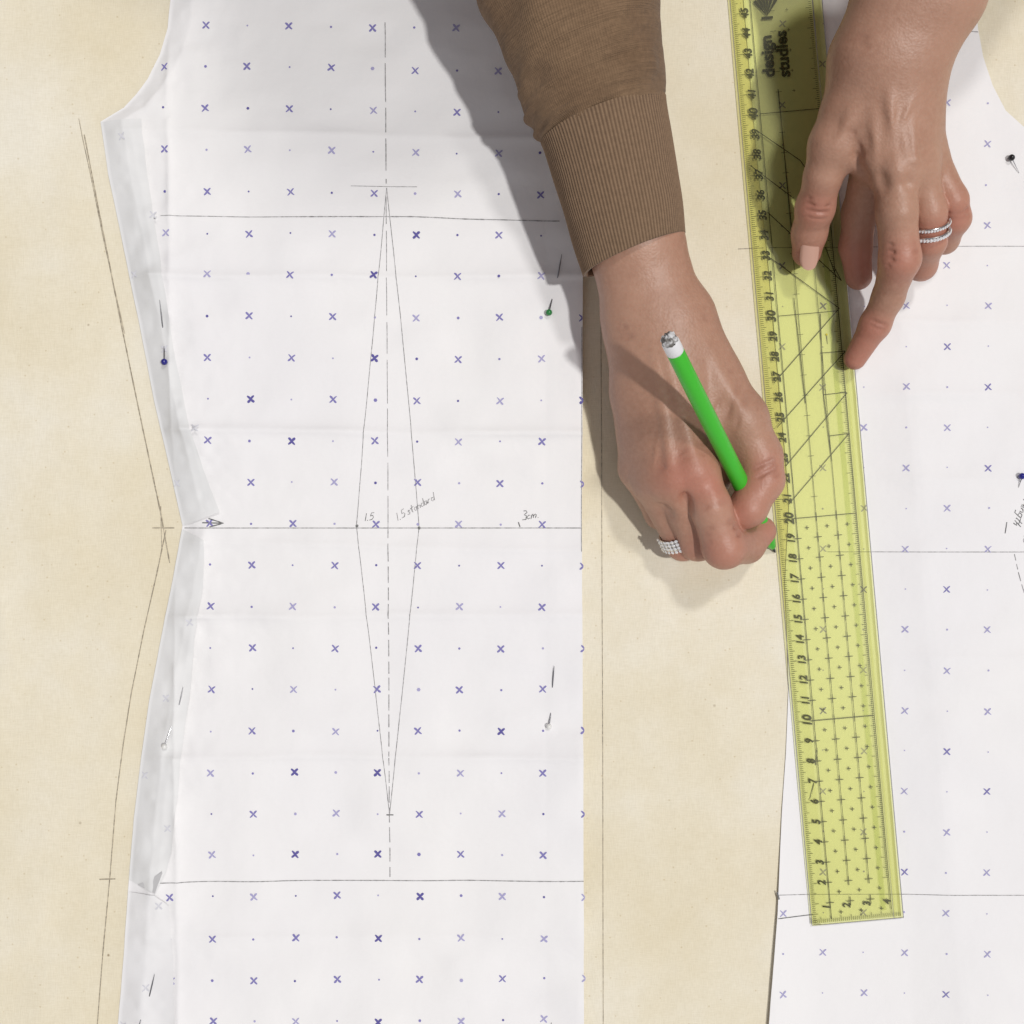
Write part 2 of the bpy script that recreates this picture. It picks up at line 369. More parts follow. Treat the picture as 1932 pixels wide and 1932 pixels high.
for k in range(0,521):
    u=k*.001
    if u>RL-.003: break
    l=.0046 if k%10==0 else (.0036 if k%5==0 else .0022)
    rq(u,.0012,u,.0012+l*.75,.00022)
    if k>=20:
        l2=.0030 if k%10==0 else (.0022 if k%5==0 else .0013)
        rq(u,.040-l2,u,.040,.0002)
for k in range(0,45): 
    v=k*.001; rq(.0006,v,.0006+(.003 if k%5==0 else .0018),v,.00022)
rq(.002,.0102,.515,.0102,.00032); rq(.004,.040,.40,.040,.00034)
rq(.02,.0202,.41,.0202,.00024); rq(.02,.0302,.335,.0302,.00024)
for n_ in range(1,21):
    u=n_*cm
    if n_ in(10,20): rq(u,.0102,u,.040,.00036); 
    for v in (.0102,.0202,.0302):
        rq(u-.0022,v,u+.0022,v,.00040); rq(u,v-.0019,u,v+.0019,.00034)
    for v in (.0152,.0252,.0352):
        rq(u-.005-.001,v,u-.005+.001,v,.00034); rq(u-.005,v-.001,u-.005,v+.001,.00034)
for n_ in (30,40): rq(n_*cm,.0102,n_*cm,.040,.00034)
for n_ in range(21,50):
    rq(n_*cm,.0202-.0015,n_*cm,.0202+.0015,.0002)
for n_ in range(41,46):
    rq(n_*cm,.027,n_*cm,.0285,.0002); rq(n_*cm-.0008,.0278,n_*cm+.0008,.0278,.0002)
def loc(px,py):
    p=W(px,py,zt)[:2]-O; return float(p@U2),float(p@V2)
def il(a,b,w=.00036):
    ua,va=loc(*a); ub,vb=loc(*b); rq(ua,va,ub,vb,w)
for a,b in [((1432,245),(1512,300)),((1418,310),(1500,372)),((1450,398),(1590,528)),((1446,478),(1586,580)),((1586,580),(1462,722)),((1597,662),(1468,806)),((1601,740),(1484,880)),((1605,817),(1490,952)),
            ((1512,300),(1560,370)),((1550,665),(1597,661)),((1556,744),(1600,739)),((1566,822),(1606,817)),((1550,590),(1556,742)),((1556,742),(1572,870)),((1590,528),(1575,500)),
            ((1470,165),(1500,470)),((1500,560),(1522,760)),((1560,465),(1580,520))]: il(a,b)
def text_mesh(body,size,off=0.0,shear=0):
    cu=bpy.data.curves.new('t','FONT'); cu.body=body; cu.size=1.0; cu.align_x='CENTER'; cu.align_y='CENTER'; cu.offset=off; cu.shear=shear; cu.resolution_u=3
    ob=bpy.data.objects.new('t',cu); sc.collection.objects.link(ob); dg=bpy.context.evaluated_depsgraph_get(); dg.update()
    me=ob.evaluated_get(dg).to_mesh(); V=[tuple(np.array(v.co)*size) for v in me.vertices]; F=[tuple(p.vertices) for p in me.polygons]
    ob.evaluated_get(dg).to_mesh_clear(); bpy.data.objects.remove(ob); bpy.data.curves.remove(cu); return V,F
def rtext(body,u,v,size,off=.02,sx=1.0,shear=0):
    V,F=text_mesh(body,size,off,shear)
    mb.add([R(u+x*sx,v-y,zi-.00004) for (x,y,_) in V],F,2)
for n_ in range(2,52):
    rtext(str(n_),n_*cm,.0072,.0052 if n_%10 else .0060,.032,.95,.22)
    if n_%10==1 or str(n_)[0]=='1':   # slab foot of the serif figure one
        pass
for n_ in range(1,5): rtext(str(n_),.0078,n_*cm-.0016,.0050,.028,1,.2)
rtext('design',.428,.0165,.0082,.034); rtext('studies',.4285,.0240,.0082,.034); rtext('www.designstudies',.480,.0300,.0034,.0)
for k in range(6):
    a0=-.74+.25*k; a1=a0+.19
    r1=.0098
    p=[(.4478,.0178)]
    for a in (a0,a1): p.append((.4478+r1*math.cos(a),.0178+r1*math.sin(a)*.95))
    mb.add([R(x,y,zi-.00004) for x,y in p],[(0,1,2)],2)
rq(.4468,.0150,.4468,.0206,.0013)
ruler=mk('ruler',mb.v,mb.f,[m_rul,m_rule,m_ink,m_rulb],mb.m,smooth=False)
ruler['label']="transparent yellow plastic ruler with black centimetre scale"; ruler['category']='ruler'

# ------------------------------------------------------------ SDF tools
def seg(Pn,a,b):
    ba=(b-a).astype(np.float32); pa=Pn-a.astype(np.float32)
    t=np.clip((pa@ba)/max(float(ba@ba),1e-12),0,1); return np.sqrt(((pa-t[:,None]*ba)**2).sum(1)),t
def smin(a,b,k):
    h=np.maximum(k-np.abs(a-b),0)/k; return np.minimum(a,b)-h*h*k*.25
def chain(Pn,pts,k):
    d=None
    for (a,ra),(b,rb) in zip(pts[:-1],pts[1:]):
        ds,t=seg(Pn,a,b); ds=ds-(ra+(rb-ra)*t)
        d=ds if d is None else smin(d,ds,k)
    return d
def sdf(Pn,spec):
    d=None
    for ch in spec['palm']:
        x=chain(Pn,ch,.004); d=x if d is None else smin(d,x,spec.get('kp',.010))
    dfm=None
    for ch in spec.get('fingers',[]):
        x=chain(Pn,ch,.003); dfm=x if dfm is None else smin(dfm,x,.0010)
    if dfm is not None: d=smin(d,dfm,spec.get('kf',.005))
    for (a,b,w,dep) in spec.get('crease',[]):
        ds,_=seg(Pn,a,b); d=d+dep*np.exp(-(ds/w)**2)
    return d
def nets(spec,h,pad=.004):
    allp=[(p,r) for g in ('palm','fingers') for ch in spec.get(g,[]) for (p,r) in ch]
    lo=np.min([p-r for p,r in allp],0)-pad; hi=np.max([p+r for p,r in allp],0)+pad
    nx,ny,nz=[int(math.ceil(v)) for v in (hi-lo)/h]
    gx=lo[0]+h*np.arange(nx); gy=lo[1]+h*np.arange(ny); gz=lo[2]+h*np.arange(nz)
    F=np.empty((nx,ny,nz),np.float32)
    YY,ZZ=np.meshgrid(gy,gz,indexing='ij')
    bs=max(1,int(400000/(ny*nz)))
    for i in range(0,nx,bs):
        xs=gx[i:i+bs]
        Q=np.empty((len(xs),ny,nz,3),np.float32); Q[...,0]=xs[:,None,None]; Q[...,1]=YY; Q[...,2]=ZZ
        F[i:i+bs]=sdf(Q.reshape(-1,3),spec).reshape(len(xs),ny,nz)
    S=F<0
    acc=np.zeros((nx-1,ny-1,nz-1,3),np.float32); cnt=np.zeros((nx-1,ny-1,nz-1),np.float32)
    C=[(0,0,0),(1,0,0),(0,1,0),(1,1,0),(0,0,1),(1,0,1),(0,1,1),(1,1,1)]
    def sl(A,c): return A[c[0]:nx-1+c[0],c[1]:ny-1+c[1],c[2]:nz-1+c[2]]
    for a in range(8):
        for b in range(a+1,8):
            if sum(abs(C[a][k]-C[b][k]) for k in range(3))!=1: continue
            fa=sl(F,C[a]); fb=sl(F,C[b]); cr=(fa<0)!=(fb<0)
            idx=np.nonzero(cr); t=fa[idx]/(fa[idx]-fb[idx])
            ca=np.array(C[a],np.float32); cb=np.array(C[b],np.float32)
            acc[idx]+=ca+(cb-ca)*t[:,None]; cnt[idx]+=1
    act=cnt>0; ids=-np.ones(act.shape,np.int64); ii=np.nonzero(act); ids[ii]=np.arange(len(ii[0]))
    V=np.stack(ii,1)+acc[ii]/cnt[ii][:,None]; V=V*h+lo
    faces=[]
    for ax in range(3):
        o1,o2=[(1,2),(2,0),(0,1)][ax]
        s0=[slice(None)]*3; s1=[slice(None)]*3; s0[ax]=slice(0,-1); s1[ax]=slice(1,None)
        A=S[tuple(s0)]; B=S[tuple(s1)]; e=np.nonzero(A!=B); e=np.stack(e,1)
        ok=(e[:,o1]>0)&(e[:,o2]>0)&(e[:,o1]<[nx,ny,nz][o1]-1)&(e[:,o2]<[nx,ny,nz][o2]-1)
        e=e[ok]; inside=A[tuple(e.T)]
        def g(d1,d2):
            q_=e.copy(); q_[:,o1]-=d1; q_[:,o2]-=d2; return ids[tuple(q_.T)]
        quad=np.stack([g(1,1),g(0,1),g(0,0),g(1,0)],1)
        quad[~inside]=quad[~inside][:,::-1]
        faces.append(quad)
    Fq=np.concatenate(faces)
    V=V.astype(np.float32)
    for _ in range(2):
        eps=h*.4; g=np.empty_like(V)
        for k in range(3):
            dv=np.zeros(3,np.float32); dv[k]=eps
            g[:,k]=(sdf(V+dv,spec)-sdf(V-dv,spec))/(2*eps)
        f=sdf(V,spec); V=V-g*(f/np.maximum((g*g).sum(1),.2))[:,None]*.9
    return V,Fq

def J(px,py,z,r): return (Pt(px,py,z),r/100.)
def wr(px0,py0,px1,py1,z,w=.9,dep=.5): return (Pt(px0,py0,z),Pt(px1,py1,z),w/1000.,dep/1000.)
RH={'kp':.009,'kf':.0045,
'palm':[
 [J(1090,180,5.6,1.3),J(1180,470,4.2,1.62),J(1208,605,3.5,1.62)],
 [J(1140,165,5.6,1.3),J(1222,455,4.2,1.62),J(1262,592,3.6,1.64)],
 [J(1210,605,3.4,1.5),J(1202,740,2.8,1.2),J(1210,880,2.2,1.03)],
 [J(1215,605,3.5,1.55),J(1238,905,3.2,1.02)],
 [J(1240,605,3.6,1.55),J(1272,898,4.0,1.02)],
 [J(1262,600,3.6,1.55),J(1312,882,4.2,1.02)],
 [J(1285,610,3.5,1.6),J(1345,720,3.3,1.40),J(1398,790,3.4,1.22),J(1432,860,3.2,1.02)],
 [J(1310,700,2.9,1.5),J(1360,850,2.2,1.15)],
 [J(1260,800,2.4,1.4),J(1330,900,2.2,1.2)],
],
'fingers':[
 [J(1312,885,4.2,1.02),J(1340,955,4.3,.92),J(1366,1032,3.7,.98),J(1408,1028,2.2,.84),J(1436,1002,1.5,.72)],
 [J(1270,908,3.9,.98),J(1316,1024,2.4,.82),J(1370,1020,1.3,.76),J(1405,1000,1.0,.7)],
 [J(1234,912,3.0,.96),J(1288,1026,1.6,.77),J(1335,1012,.95,.72)],
 [J(1206,885,2.1,.92),J(1246,968,1.2,.74),J(1300,980,.85,.7)],
 [J(1432,860,3.2,1.02),J(1438,905,3.3,1.0),J(1412,958,3.5,.86),J(1400,966,3.4,.8)],
 ],
'crease':[
 wr(1340,1006,1390,994,4.6,1.0,1.0), wr(1344,1020,1396,1008,4.5,.9,.9), wr(1342,994,1386,982,4.8,.9,.8), wr(1328,958,1370,946,5.2,.8,.5),
 wr(1458,868,1422,884,4.3,.9,.9), wr(1464,881,1432,899,4.3,.9,.9),wr(1464,895,1438,914,4.2,.8,.6),
 wr(1280,856,1310,844,5.2,.9,.5), wr(1290,870,1325,858,5.2,.9,.5), wr(1245,885,1275,872,5.0,.9,.5),wr(1296,846,1330,836,5.1,.8,.4),
 wr(1165,640,1330,600,5.0,1.3,.6),wr(1160,622,1325,583,5.0,1.0,.5),
 wr(1395,720,1370,790,4.6,1.2,.5),wr(1410,740,1385,815,4.6,1.2,.45),wr(1375,700,1352,770,4.6,1.0,.4),
 wr(1250,650,1308,865,5.2,2.4,-1.7), wr(1235,660,1264,875,5.1,2.4,-1.4),wr(1215,690,1232,885,4.3,2.4,-1.2),
 wr(1312,884,1313,888,5.2,6,-1.9), wr(1268,900,1270,904,5.0,6,-1.7), wr(1232,910,1234,914,4.1,6,-1.4), wr(1345,932,1346,936,5.1,4,-.8),
 wr(1290,900,1296,960,4.6,3,1.8), wr(1252,915,1262,970,3.8,3,1.7),
 wr(1300,600,1395,770,4.7,3.4,-1.2), wr(1335,680,1320,830,4.6,4,1.2),
 wr(1190,700,1250,800,4.5,1.6,-.6), wr(1250,800,1230,880,4.8,1.4,-.5),
]}
LH={'kp':.009,'kf':.0045,
'palm':[
 [J(1735,-260,9,2.3),J(1700,-10,6.8,2.0),J(1648,105,6.0,1.83)],
 [J(1840,-260,9,2.3),J(1770,-10,6.8,2.0),J(1714,105,6.0,1.83)],
 [J(1650,115,5.6,1.65),J(1648,300,5.0,1.0)],
 [J(1680,115,5.8,1.65),J(1690,318,5.4,1.05)],
 [J(1705,115,5.6,1.6),J(1726,312,5.0,.98)],
 [J(1712,115,5.0,1.5),J(1745,290,4.2,.90)],
 [J(1640,125,5.4,1.45),J(1600,215,5.0,1.20),J(1572,275,4.7,1.05)],
 [J(1630,170,4.4,1.3),J(1620,250,4.2,.9)],
],
'fingers':[
 [J(1572,272,4.7,1.05),J(1553,332,4.1,.84),J(1538,392,3.0,.88),J(1527,440,2.0,.80),J(1522,476,1.35,.70)],
 [J(1646,305,4.4,.92),J(1622,400,2.2,.80),J(1614,465,1.4,.74),J(1620,522,1.05,.64)],
 [J(1690,318,5.4,1.02),J(1692,400,5.3,.88),J(1698,488,4.5,.90),J(1676,560,3.0,.71),J(1651,612,2.1,.70),J(1613,677,1.05,.53)],
 [J(1728,312,5.0,.95),J(1752,400,4.5,.78),J(1752,455,3.6,.78),J(1738,500,2.2,.70),J(1715,500,1.2,.64)],
 [J(1748,290,4.2,.88),J(1795,378,4.0,.72),J(1800,412,3.4,.73),J(1782,452,2.0,.64),J(1755,455,1.2,.6)],
],
'crease':[
 wr(1512,384,1562,388,3.9,.9,.9), wr(1511,397,1562,401,3.8,.9,.9), wr(1514,372,1562,376,4.0,.9,.6),wr(1513,410,1556,413,3.6,.8,.5),
 wr(1674,476,1724,474,5.3,1.0,1.1), wr(1674,490,1722,490,5.2,.9,.9), wr(1678,462,1720,459,5.4,.9,.7),wr(1676,502,1718,503,5.0,.8,.5),
 wr(1633,601,1674,616,2.9,.9,.8),wr(1630,611,1670,626,2.8,.8,.6),
 wr(1733,452,1778,450,4.5,.9,.6),wr(1783,400,1824,395,4.3,.9,.8),wr(1783,412,1826,408,4.1,.8,.6),
 wr(1602,200,1628,290,5.8,1.4,.5),wr(1590,190,1610,250,6.0,1.0,.4),
 wr(1672,130,1690,305,7.0,2.4,-1.4), wr(1702,130,1728,300,6.6,2.4,-1.3), wr(1650,140,1648,290,6.5,2.4,-1.1), wr(1640,140,1580,270,6.2,3.0,-1.2),
 wr(1690,316,1691,320,6.6,6,-1.4), wr(1727,312,1728,316,6.0,6,-1.2), wr(1648,302,1649,306,6.0,5,-1.0),
 wr(1735,150,1700,240,7.0,1.5,-.6), wr(1700,240,1712,300,6.6,1.4,-.5),
 wr(1575,70,1700,75,7.6,1.2,.4), wr(1580,85,1690,92,7.6,1.0,.35),
 wr(1708,350,1714,430,5.4,2.2,1.2), wr(1709,320,1710,345,6.2,3,1.3), wr(1668,310,1668,350,6.0,3,1.4), wr(1612,260,1630,330,5.4,3.5,1.8),
]}
m_skin=mat('skin',(.5,.28,.19),.46); q=N(m_skin); c=q.coord()
at=q.n('ShaderNodeAttribute'); at.attribute_name='red'
at2=q.n('ShaderNodeAttribute'); at2.attribute_name='fold_shade'
base=q.ramp(q.noise(35,3,c),[(.3,(.385,.205,.138)),(.7,(.46,.258,.178))])
base2=q.mix(q.ramp(q.noise(450,2,c),[(.35,(0,0,0)),(.8,(.5,.5,.5))]),base,(.51,.30,.215))
b3=q.mix(at.outputs['Fac'],base2,(.50,.175,.125))
q.l(q.mix(at2.outputs['Fac'],b3,(.22,.085,.06)),q.b.inputs['Base Color'])  # fold lines darkened in the skin colour: part pigment, part painted shade
q.b.inputs['Specular IOR Level'].default_value=.5
q.b.inputs['Subsurface Weight'].default_value=.08; q.b.inputs['Subsurface Radius'].default_value=(1,.35,.2); q.b.inputs['Subsurface Scale'].default_value=.0022
vor=q.n('ShaderNodeTexVoronoi'); vor.inputs['Scale'].default_value=850; q.l(c,vor.inputs['Vector'])
q.l(q.bump(vor.outputs['Distance'],.25,.0003,q.bump(q.noise(120,4,c,.6),.30,.0012)),q.b.inputs['Normal'])

VA,FA=nets(RH,.0009); VB,FB=nets(LH,.0009)
red=[(J(1312,885,4.8,1)[0],.011),(J(1345,930,4.8,1)[0],.008),(J(1364,1035,4,1)[0],.012),(J(1437,890,3.8,1)[0],.011),(J(1405,960,3.8,1)[0],.010),(J(1298,1030,2,1)[0],.01),(J(1430,1010,1.6,1)[0],.012),(J(1272,898,4.6,1)[0],.009),
 (J(1538,392,3.6,1)[0],.010),(J(1523,480,1.6,1)[0],.010),(J(1697,490,5,1)[0],.011),(J(1614,676,1.2,1)[0],.016),(J(1648,612,2.4,1)[0],.008),(J(1620,500,1.8,1)[0],.014),(J(1752,440,4.3,1)[0],.010),(J(1740,500,2.2,1)[0],.010),(J(1798,400,3.9,1)[0],.012)]
Vall=np.concatenate([VA,VB]); Fall=np.concatenate([FA,FB+len(VA)])
rv=np.zeros(len(Vall)); fv=np.zeros(len(Vall))
for p,s in red: rv+=np.exp(-((Vall-p)**2).sum(1)/s**2)
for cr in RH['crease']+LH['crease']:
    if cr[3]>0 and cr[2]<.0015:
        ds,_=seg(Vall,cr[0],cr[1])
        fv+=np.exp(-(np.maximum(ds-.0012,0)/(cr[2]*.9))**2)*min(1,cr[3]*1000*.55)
A3=lambda *a:np.array(a,float)
BD={'kp':.03,'palm':[[(A3(.07,.60,.36),.055),(A3(.065,.545,.44),.055)],
 [(A3(.062,.545,.475),.078),(A3(.06,.505,.455),.066)],
 [(A3(.06,.500,.425),.045),(A3(.06,.478,.43),.035)],[(A3(.06,.452,.452),.010),(A3(.06,.440,.436),.012)],
 [(A3(.07,.60,.34),.05),(A3(-.07,.53,.31),.04),(A3(0,.345,.10),.028)],
 [(A3(.07,.60,.34),.05),(A3(.21,.53,.31),.04),(A3(.27,.41,.15),.03)]]}
VC,FC=nets(BD,.006,pad=.02)
nA=len(VA); nAB=len(Vall)
Fall=np.concatenate([Fall,FC+nAB]); Vall=np.concatenate([Vall,VC]); rv=np.concatenate([rv,np.zeros(len(VC))]); fv=np.concatenate([fv,np.zeros(len(VC))])
def join(face):
    cen=Vall[face].mean(0); d=((VC-cen)**2).sum(1); t=np.argsort(d)[:2]+nAB
    return [face[1],face[0],t[0],t[1]]
fa=FA[np.argmax(VA[FA[:,0],1])]; fb=(FB+nA)[np.argmax(VB[FB[:,0],1])]
Fall=np.concatenate([Fall,[join(fa)],[join(fb)]])
person=mk('person',Vall,Fall,[m_skin])
a=person.data.attributes.new('red','FLOAT','POINT'); a.data.foreach_set('value',np.clip(rv,0,1).astype(np.float32)*.6)
a=person.data.attributes.new('fold_shade','FLOAT','POINT'); a.data.foreach_set('value',np.clip(fv,0,1).astype(np.float32)*.5)
person['label']="person in brown knit sweater drawing with green pen along ruler"; person['category']='person'
HR={'kp':.02,'palm':[[(A3(.062,.56,.50),.090),(A3(.062,.53,.505),.085)],[(A3(.062,.60,.47),.08),(A3(.065,.65,.42),.05)]]}
VH,FH=nets(HR,.006,pad=.02)
m_hair=mat('dark_hair',(.05,.03,.02),.5)
mk('hair',VH,FH,[m_hair],parent=person)

# ------------------------------------------------------------ sweater
NR=104
def knit(name,rib):
    m=mat(name,(.25,.16,.10),.9); q=N(m); uvn=q.n('ShaderNodeTexCoord'); sx=q.n('ShaderNodeSeparateXYZ'); q.l(uvn.outputs['UV'],sx.inputs[0])
    def cosn(src,f):
        mu=q.n('ShaderNodeMath',_operation='MULTIPLY'); q.l(src,mu.inputs[0]); mu.inputs[1].default_value=f
        co=q.n('ShaderNodeMath',_operation='COSINE'); q.l(mu.outputs[0],co.inputs[0]); return co.outputs[0]
    A=cosn(sx.outputs[0],2*math.pi*(NR if rib else 190)); B=cosn(sx.outputs[1],2*math.pi*(200 if rib else 260))
    c=q.coord(); nz=q.noise(500,2,c); 
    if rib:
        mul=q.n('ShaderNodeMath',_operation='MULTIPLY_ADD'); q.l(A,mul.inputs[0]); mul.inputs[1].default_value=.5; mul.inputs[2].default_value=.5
        r=q.ramp(mul.outputs[0],[(.0,(.165,.105,.066)),(.8,(.275,.183,.116))])  # grooves between ribs darkened in the colour, painting in their shade
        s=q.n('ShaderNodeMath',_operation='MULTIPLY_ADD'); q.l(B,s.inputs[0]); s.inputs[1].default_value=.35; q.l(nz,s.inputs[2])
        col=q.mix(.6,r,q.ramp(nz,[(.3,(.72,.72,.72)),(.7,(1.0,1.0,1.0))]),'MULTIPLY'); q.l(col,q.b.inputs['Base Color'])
        q.l(q.bump(s.outputs[0],.4,.0003),q.b.inputs['Normal'])
    else:
        s=q.n('ShaderNodeMath',_operation='MULTIPLY_ADD'); q.l(B,s.inputs[0]); s.inputs[1].default_value=.6; q.l(A,s.inputs[2])
        base=q.ramp(q.noise(30,3,c),[(.3,(.215,.135,.080)),(.7,(.27,.175,.105))])
        row=q.ramp(q.noise(1,2,q.coord((12,420,1),'UV')),[(.3,(.76,.76,.76)),(.7,(1.08,1.08,1.08))])
        col=q.mix(.9,base,row,'MULTIPLY')
        q.l(q.mix(.55,col,q.ramp(nz,[(.3,(.68,.68,.68)),(.7,(1,1,1))]),'MULTIPLY'),q.b.inputs['Base Color'])
        q.l(q.bump(s.outputs[0],.35,.0003,q.bump(nz,.5,.0006)),q.b.inputs['Normal'])
    q.b.inputs['Specular IOR Level'].default_value=.1; q.b.inputs['Sheen Weight'].default_value=.12
    return m
m_knit=knit('brown_fine_knit',False); m_rib=knit('brown_rib_knit',True)
ST=[((1100,519),(1292,441),4.2),((1082,462),(1287,384),4.4),((1064,400),(1278,325),4.6),((1044,336),(1267,258),4.8),((1024,274),(1256,192),5.0),((1001,232),(1256,146),5.2),((981,185),(1249,85),5.5),
    ((955,122),(1245,20),5.8),((908,0),(1240,-110),6.5),((868,-130),(1245,-240),7.6),((820,-300),(1255,-400),9.4),((780,-430),(1270,-520),11.2)]
def stat(t):
    n=len(ST)-1; i=min(int(t),n-1); f=t-i
    def g(i): s=ST[max(0,min(n,i))]; return np.array([*s[0],*s[1],s[2]])
    a,b,c,d=g(i-1),g(i),g(i+1),g(i+2)
    s=b+.5*f*(c-a+f*(2*a-5*b+4*c-d+f*(3*(b-c)+d-a)))
    Lp=Pt(s[0],s[1],s[4]); Rp=Pt(s[2],s[3],s[4]); return Lp,Rp
def tube(name,t0,t1,nr,na,ribs,mats,parent,endfold):
    V=[];UV=[]
    ts=list(np.linspace(t0,t1,nr)); seq=[(t,1.0,0.) for t in ts]
    if endfold: seq=[(t0+.22,.90,0),(t0+.02,.92,0),(t0-.012,.955,0),(t0-.012,.985,0)]+seq
    for k,(t,sc_,_) in enumerate(seq):
        Lp,Rp=stat(max(t,0)); 
        if t<0:
            a0,b0=stat(0);a1,b1=stat(.05); Lp=a0+(a0-a1)*(-t/.05); Rp=b0+(b0-b1)*(-t/.05)
        C=(Lp+Rp)/2; hx=(Rp-Lp)/2; a=np.linalg.norm(hx)
        th=np.linspace(0,2*math.pi,na,endpoint=False)
        rr=np.ones(na)*sc_
        if ribs: rr=rr+(.006*np.cos(NR*th))+.02*(vn(th/(2*math.pi)*960,np.full(na,t*60),60,33)-.5)*np.minimum(1,np.abs(np.sin(th/2))*3)
        else:
            axx=th/(2*math.pi)*900
            w1=vn(axx,np.full(na,t*90),60,31)-.5; w2=vn(axx*.5,np.full(na,t*160),40,32)-.5
            w3=vn(axx*.35+t*14,np.full(na,t*105)+axx*.15,30,35)-.5
            near=math.exp(-abs(t-4.6)*1.1)
            seam=np.minimum(1,np.abs(np.sin(th/2))*3)
            rr=rr+(.085*w1+.13*near*w2+.06*w3)*seam
            if t<4.35: rr=rr-.05*(4.35-t)/.35
        zf=.86*a
        X=C[None,:]+np.cos(th)[:,None]*hx[None,:]*rr[:,None]; X[:,2]+=np.sin(th)*zf*rr
        V.append(X); UV.append(np.stack([th/(2*math.pi),np.full(na,t/12.)],1))
    nr=len(V); V=np.concatenate(V); UV=np.concatenate(UV); F=[]
    for j in range(nr-1):
        for i in range(na):
            F.append((j*na+i,j*na+(i+1)%na,(j+1)*na+(i+1)%na,(j+1)*na+i))
    o=mk(name,V,F,mats,parent=parent)
    uv=o.data.uv_layers.new(name='UVMap'); li=np.empty(len(o.data.loops),np.int32); o.data.loops.foreach_get('vertex_index',li)
    u=UV[li].copy(); u=u.reshape(-1,4,2)
    wrap=(u[:,:,0].max(1)-u[:,:,0].min(1))>.5
    uu=u[wrap]; uu[:,:,0]=np.where(uu[:,:,0]<.5,uu[:,:,0]+1,uu[:,:,0]); u[wrap]=uu
    uv.data.foreach_set('uv',u.reshape(-1).astype(np.float32)); return o
SW={'kp':.04,'palm':[
 [(A3(.014,.318,.100),.036),(A3(0.0,.345,.12),.045),(A3(-.085,.50,.30),.062)],
 [(A3(-.08,.53,.31),.075),(A3(.07,.60,.32),.095),(A3(.22,.54,.31),.072)],
 [(A3(.07,.62,.28),.12),(A3(.07,.72,.10),.13),(A3(.07,.76,-.10),.13)],
 [(A3(.22,.52,.31),.062),(A3(.275,.41,.15),.050),(A3(.222,.288,.096),.037)]]}
VS,FS=nets(SW,.005,pad=.03)
sweater=mk('sweater',VS,FS,[m_knit],parent=person)
slv=tube('sleeve',4.0,11,170,300,False,[m_knit],sweater,False)
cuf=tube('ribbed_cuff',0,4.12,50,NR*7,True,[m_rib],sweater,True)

# ------------------------------------------------------------ nail, rings
m_nail=mat('fingernail',(.60,.36,.28),.25)
def nail(a,b,r,wd,parent,up=A3(0,0,1)):
    ax=b-a; L=np.linalg.norm(ax); ax/=L; side=np.cross(ax,up); side/=np.linalg.norm(side); n=np.cross(side,ax)
    V=[];F=[];nu,nv=14,12
    for i in range(nu):
        u=-1+2*i/(nu-1)
        for j in range(nv):
            v=-1+2*j/(nv-1); 
            w=wd*(1-.30*abs(u)**4) ; uu=u*(1-.20*v*v)
            th=v*w/r
            rad=r+.0004-.0010*max(0,abs(v)-.8)/.2*.6-.0012*max(0,-u-.7)/.3
            V.append(a+ax*L*(uu+1)/2+side*math.sin(th)*rad+n*math.cos(th)*rad)
    for i in range(nu-1):
        for j in range(nv-1): F.append((i*nv+j,(i+1)*nv+j,(i+1)*nv+j+1,i*nv+j+1))
    return mk('fingernail',V,F,[m_nail],parent=parent)
nail(Pt(1525,438,2.0),Pt(1519,500,1.20),.0077,.0050,person)
m_sil=mat('silver',(.75,.74,.72),.2,1.0)
m_gem=mat('clear_stone',(.85,.86,.88),.08,.35,**{'Specular IOR Level':1.0,'Coat Weight':1.0})
def ring(center,axis,r,rows,nst,label,arc=(-1.2,1.2),up=(0,0,1),sr=.0007,wband=.0009):
    ax=axis/np.linalg.norm(axis); up=np.array(up,float); e1=up-ax*(up@ax); e1/=np.linalg.norm(e1); e2=np.cross(ax,e1)
    mb=MB(); ns=64; prof=[(-1,-.4),(-1,.4),(-.6,.8),(.6,.8),(1,.4),(1,-.4)]
    hw=wband
    for i in range(ns):
        th=2*math.pi*i/ns; d=e1*math.cos(th)+e2*math.sin(th)
        for (x,y) in prof: mb.v.append(center+ax*x*hw+d*(r+y*.0006))
    k=len(prof)
    for i in range(ns):
        for j in range(k):
            i2=(i+1)%ns;j2=(j+1)%k; mb.f.append((i*k+j,i*k+j2,i2*k+j2,i2*k+j)); mb.m.append(0)
    for ro in range(rows):
        off=(ro-(rows-1)/2)*sr*2.1
        for s in range(nst):
            th=arc[0]+(arc[1]-arc[0])*s/(nst-1); d=e1*math.cos(th)+e2*math.sin(th); t2=np.cross(ax,d)
            c0=center+ax*off+d*(r+.0009)
            V=[c0+d*sr*.9]+[c0+d*sr*.45+(ax*math.cos(a)+t2*math.sin(a))*sr for a in np.linspace(0,2*math.pi,7)[:-1]]+[c0-d*sr*.5]
            mb.add(V,[(0,i+1,(i+1)%6+1) for i in range(6)]+[(7,(i+1)%6+1,i+1) for i in range(6)],1)
    o=mk('ring',mb.v,mb.f,[m_sil,m_gem],mb.m,smooth=False,parent=person); o['label']=label
a0=J(1234,912,3.0,1)[0]; b0=J(1288,1026,1.6,1)[0]; d0=b0-a0
ring(a0+d0*.86,d0,.0088,4,11,'silver pave ring with rows of sparkling stones',arc=(-.9,1.2),wband=.0028,up=(-.4,-.1,1),sr=.0009)
a1=J(1752,400,4.5,1)[0]; b1=J(1752,460,3.6,1)[0]; d1=b1-a1
ring(a1+d1*.34,d1,.0085,1,21,'thin silver band set with clear stones',arc=(-1.4,1.4),wband=.0007,sr=.0007)
ring(a1+d1*.62,d1,.0085,1,19,'silver engagement ring set with clear stones',arc=(-1.4,1.4),wband=.0009,sr=.0009)

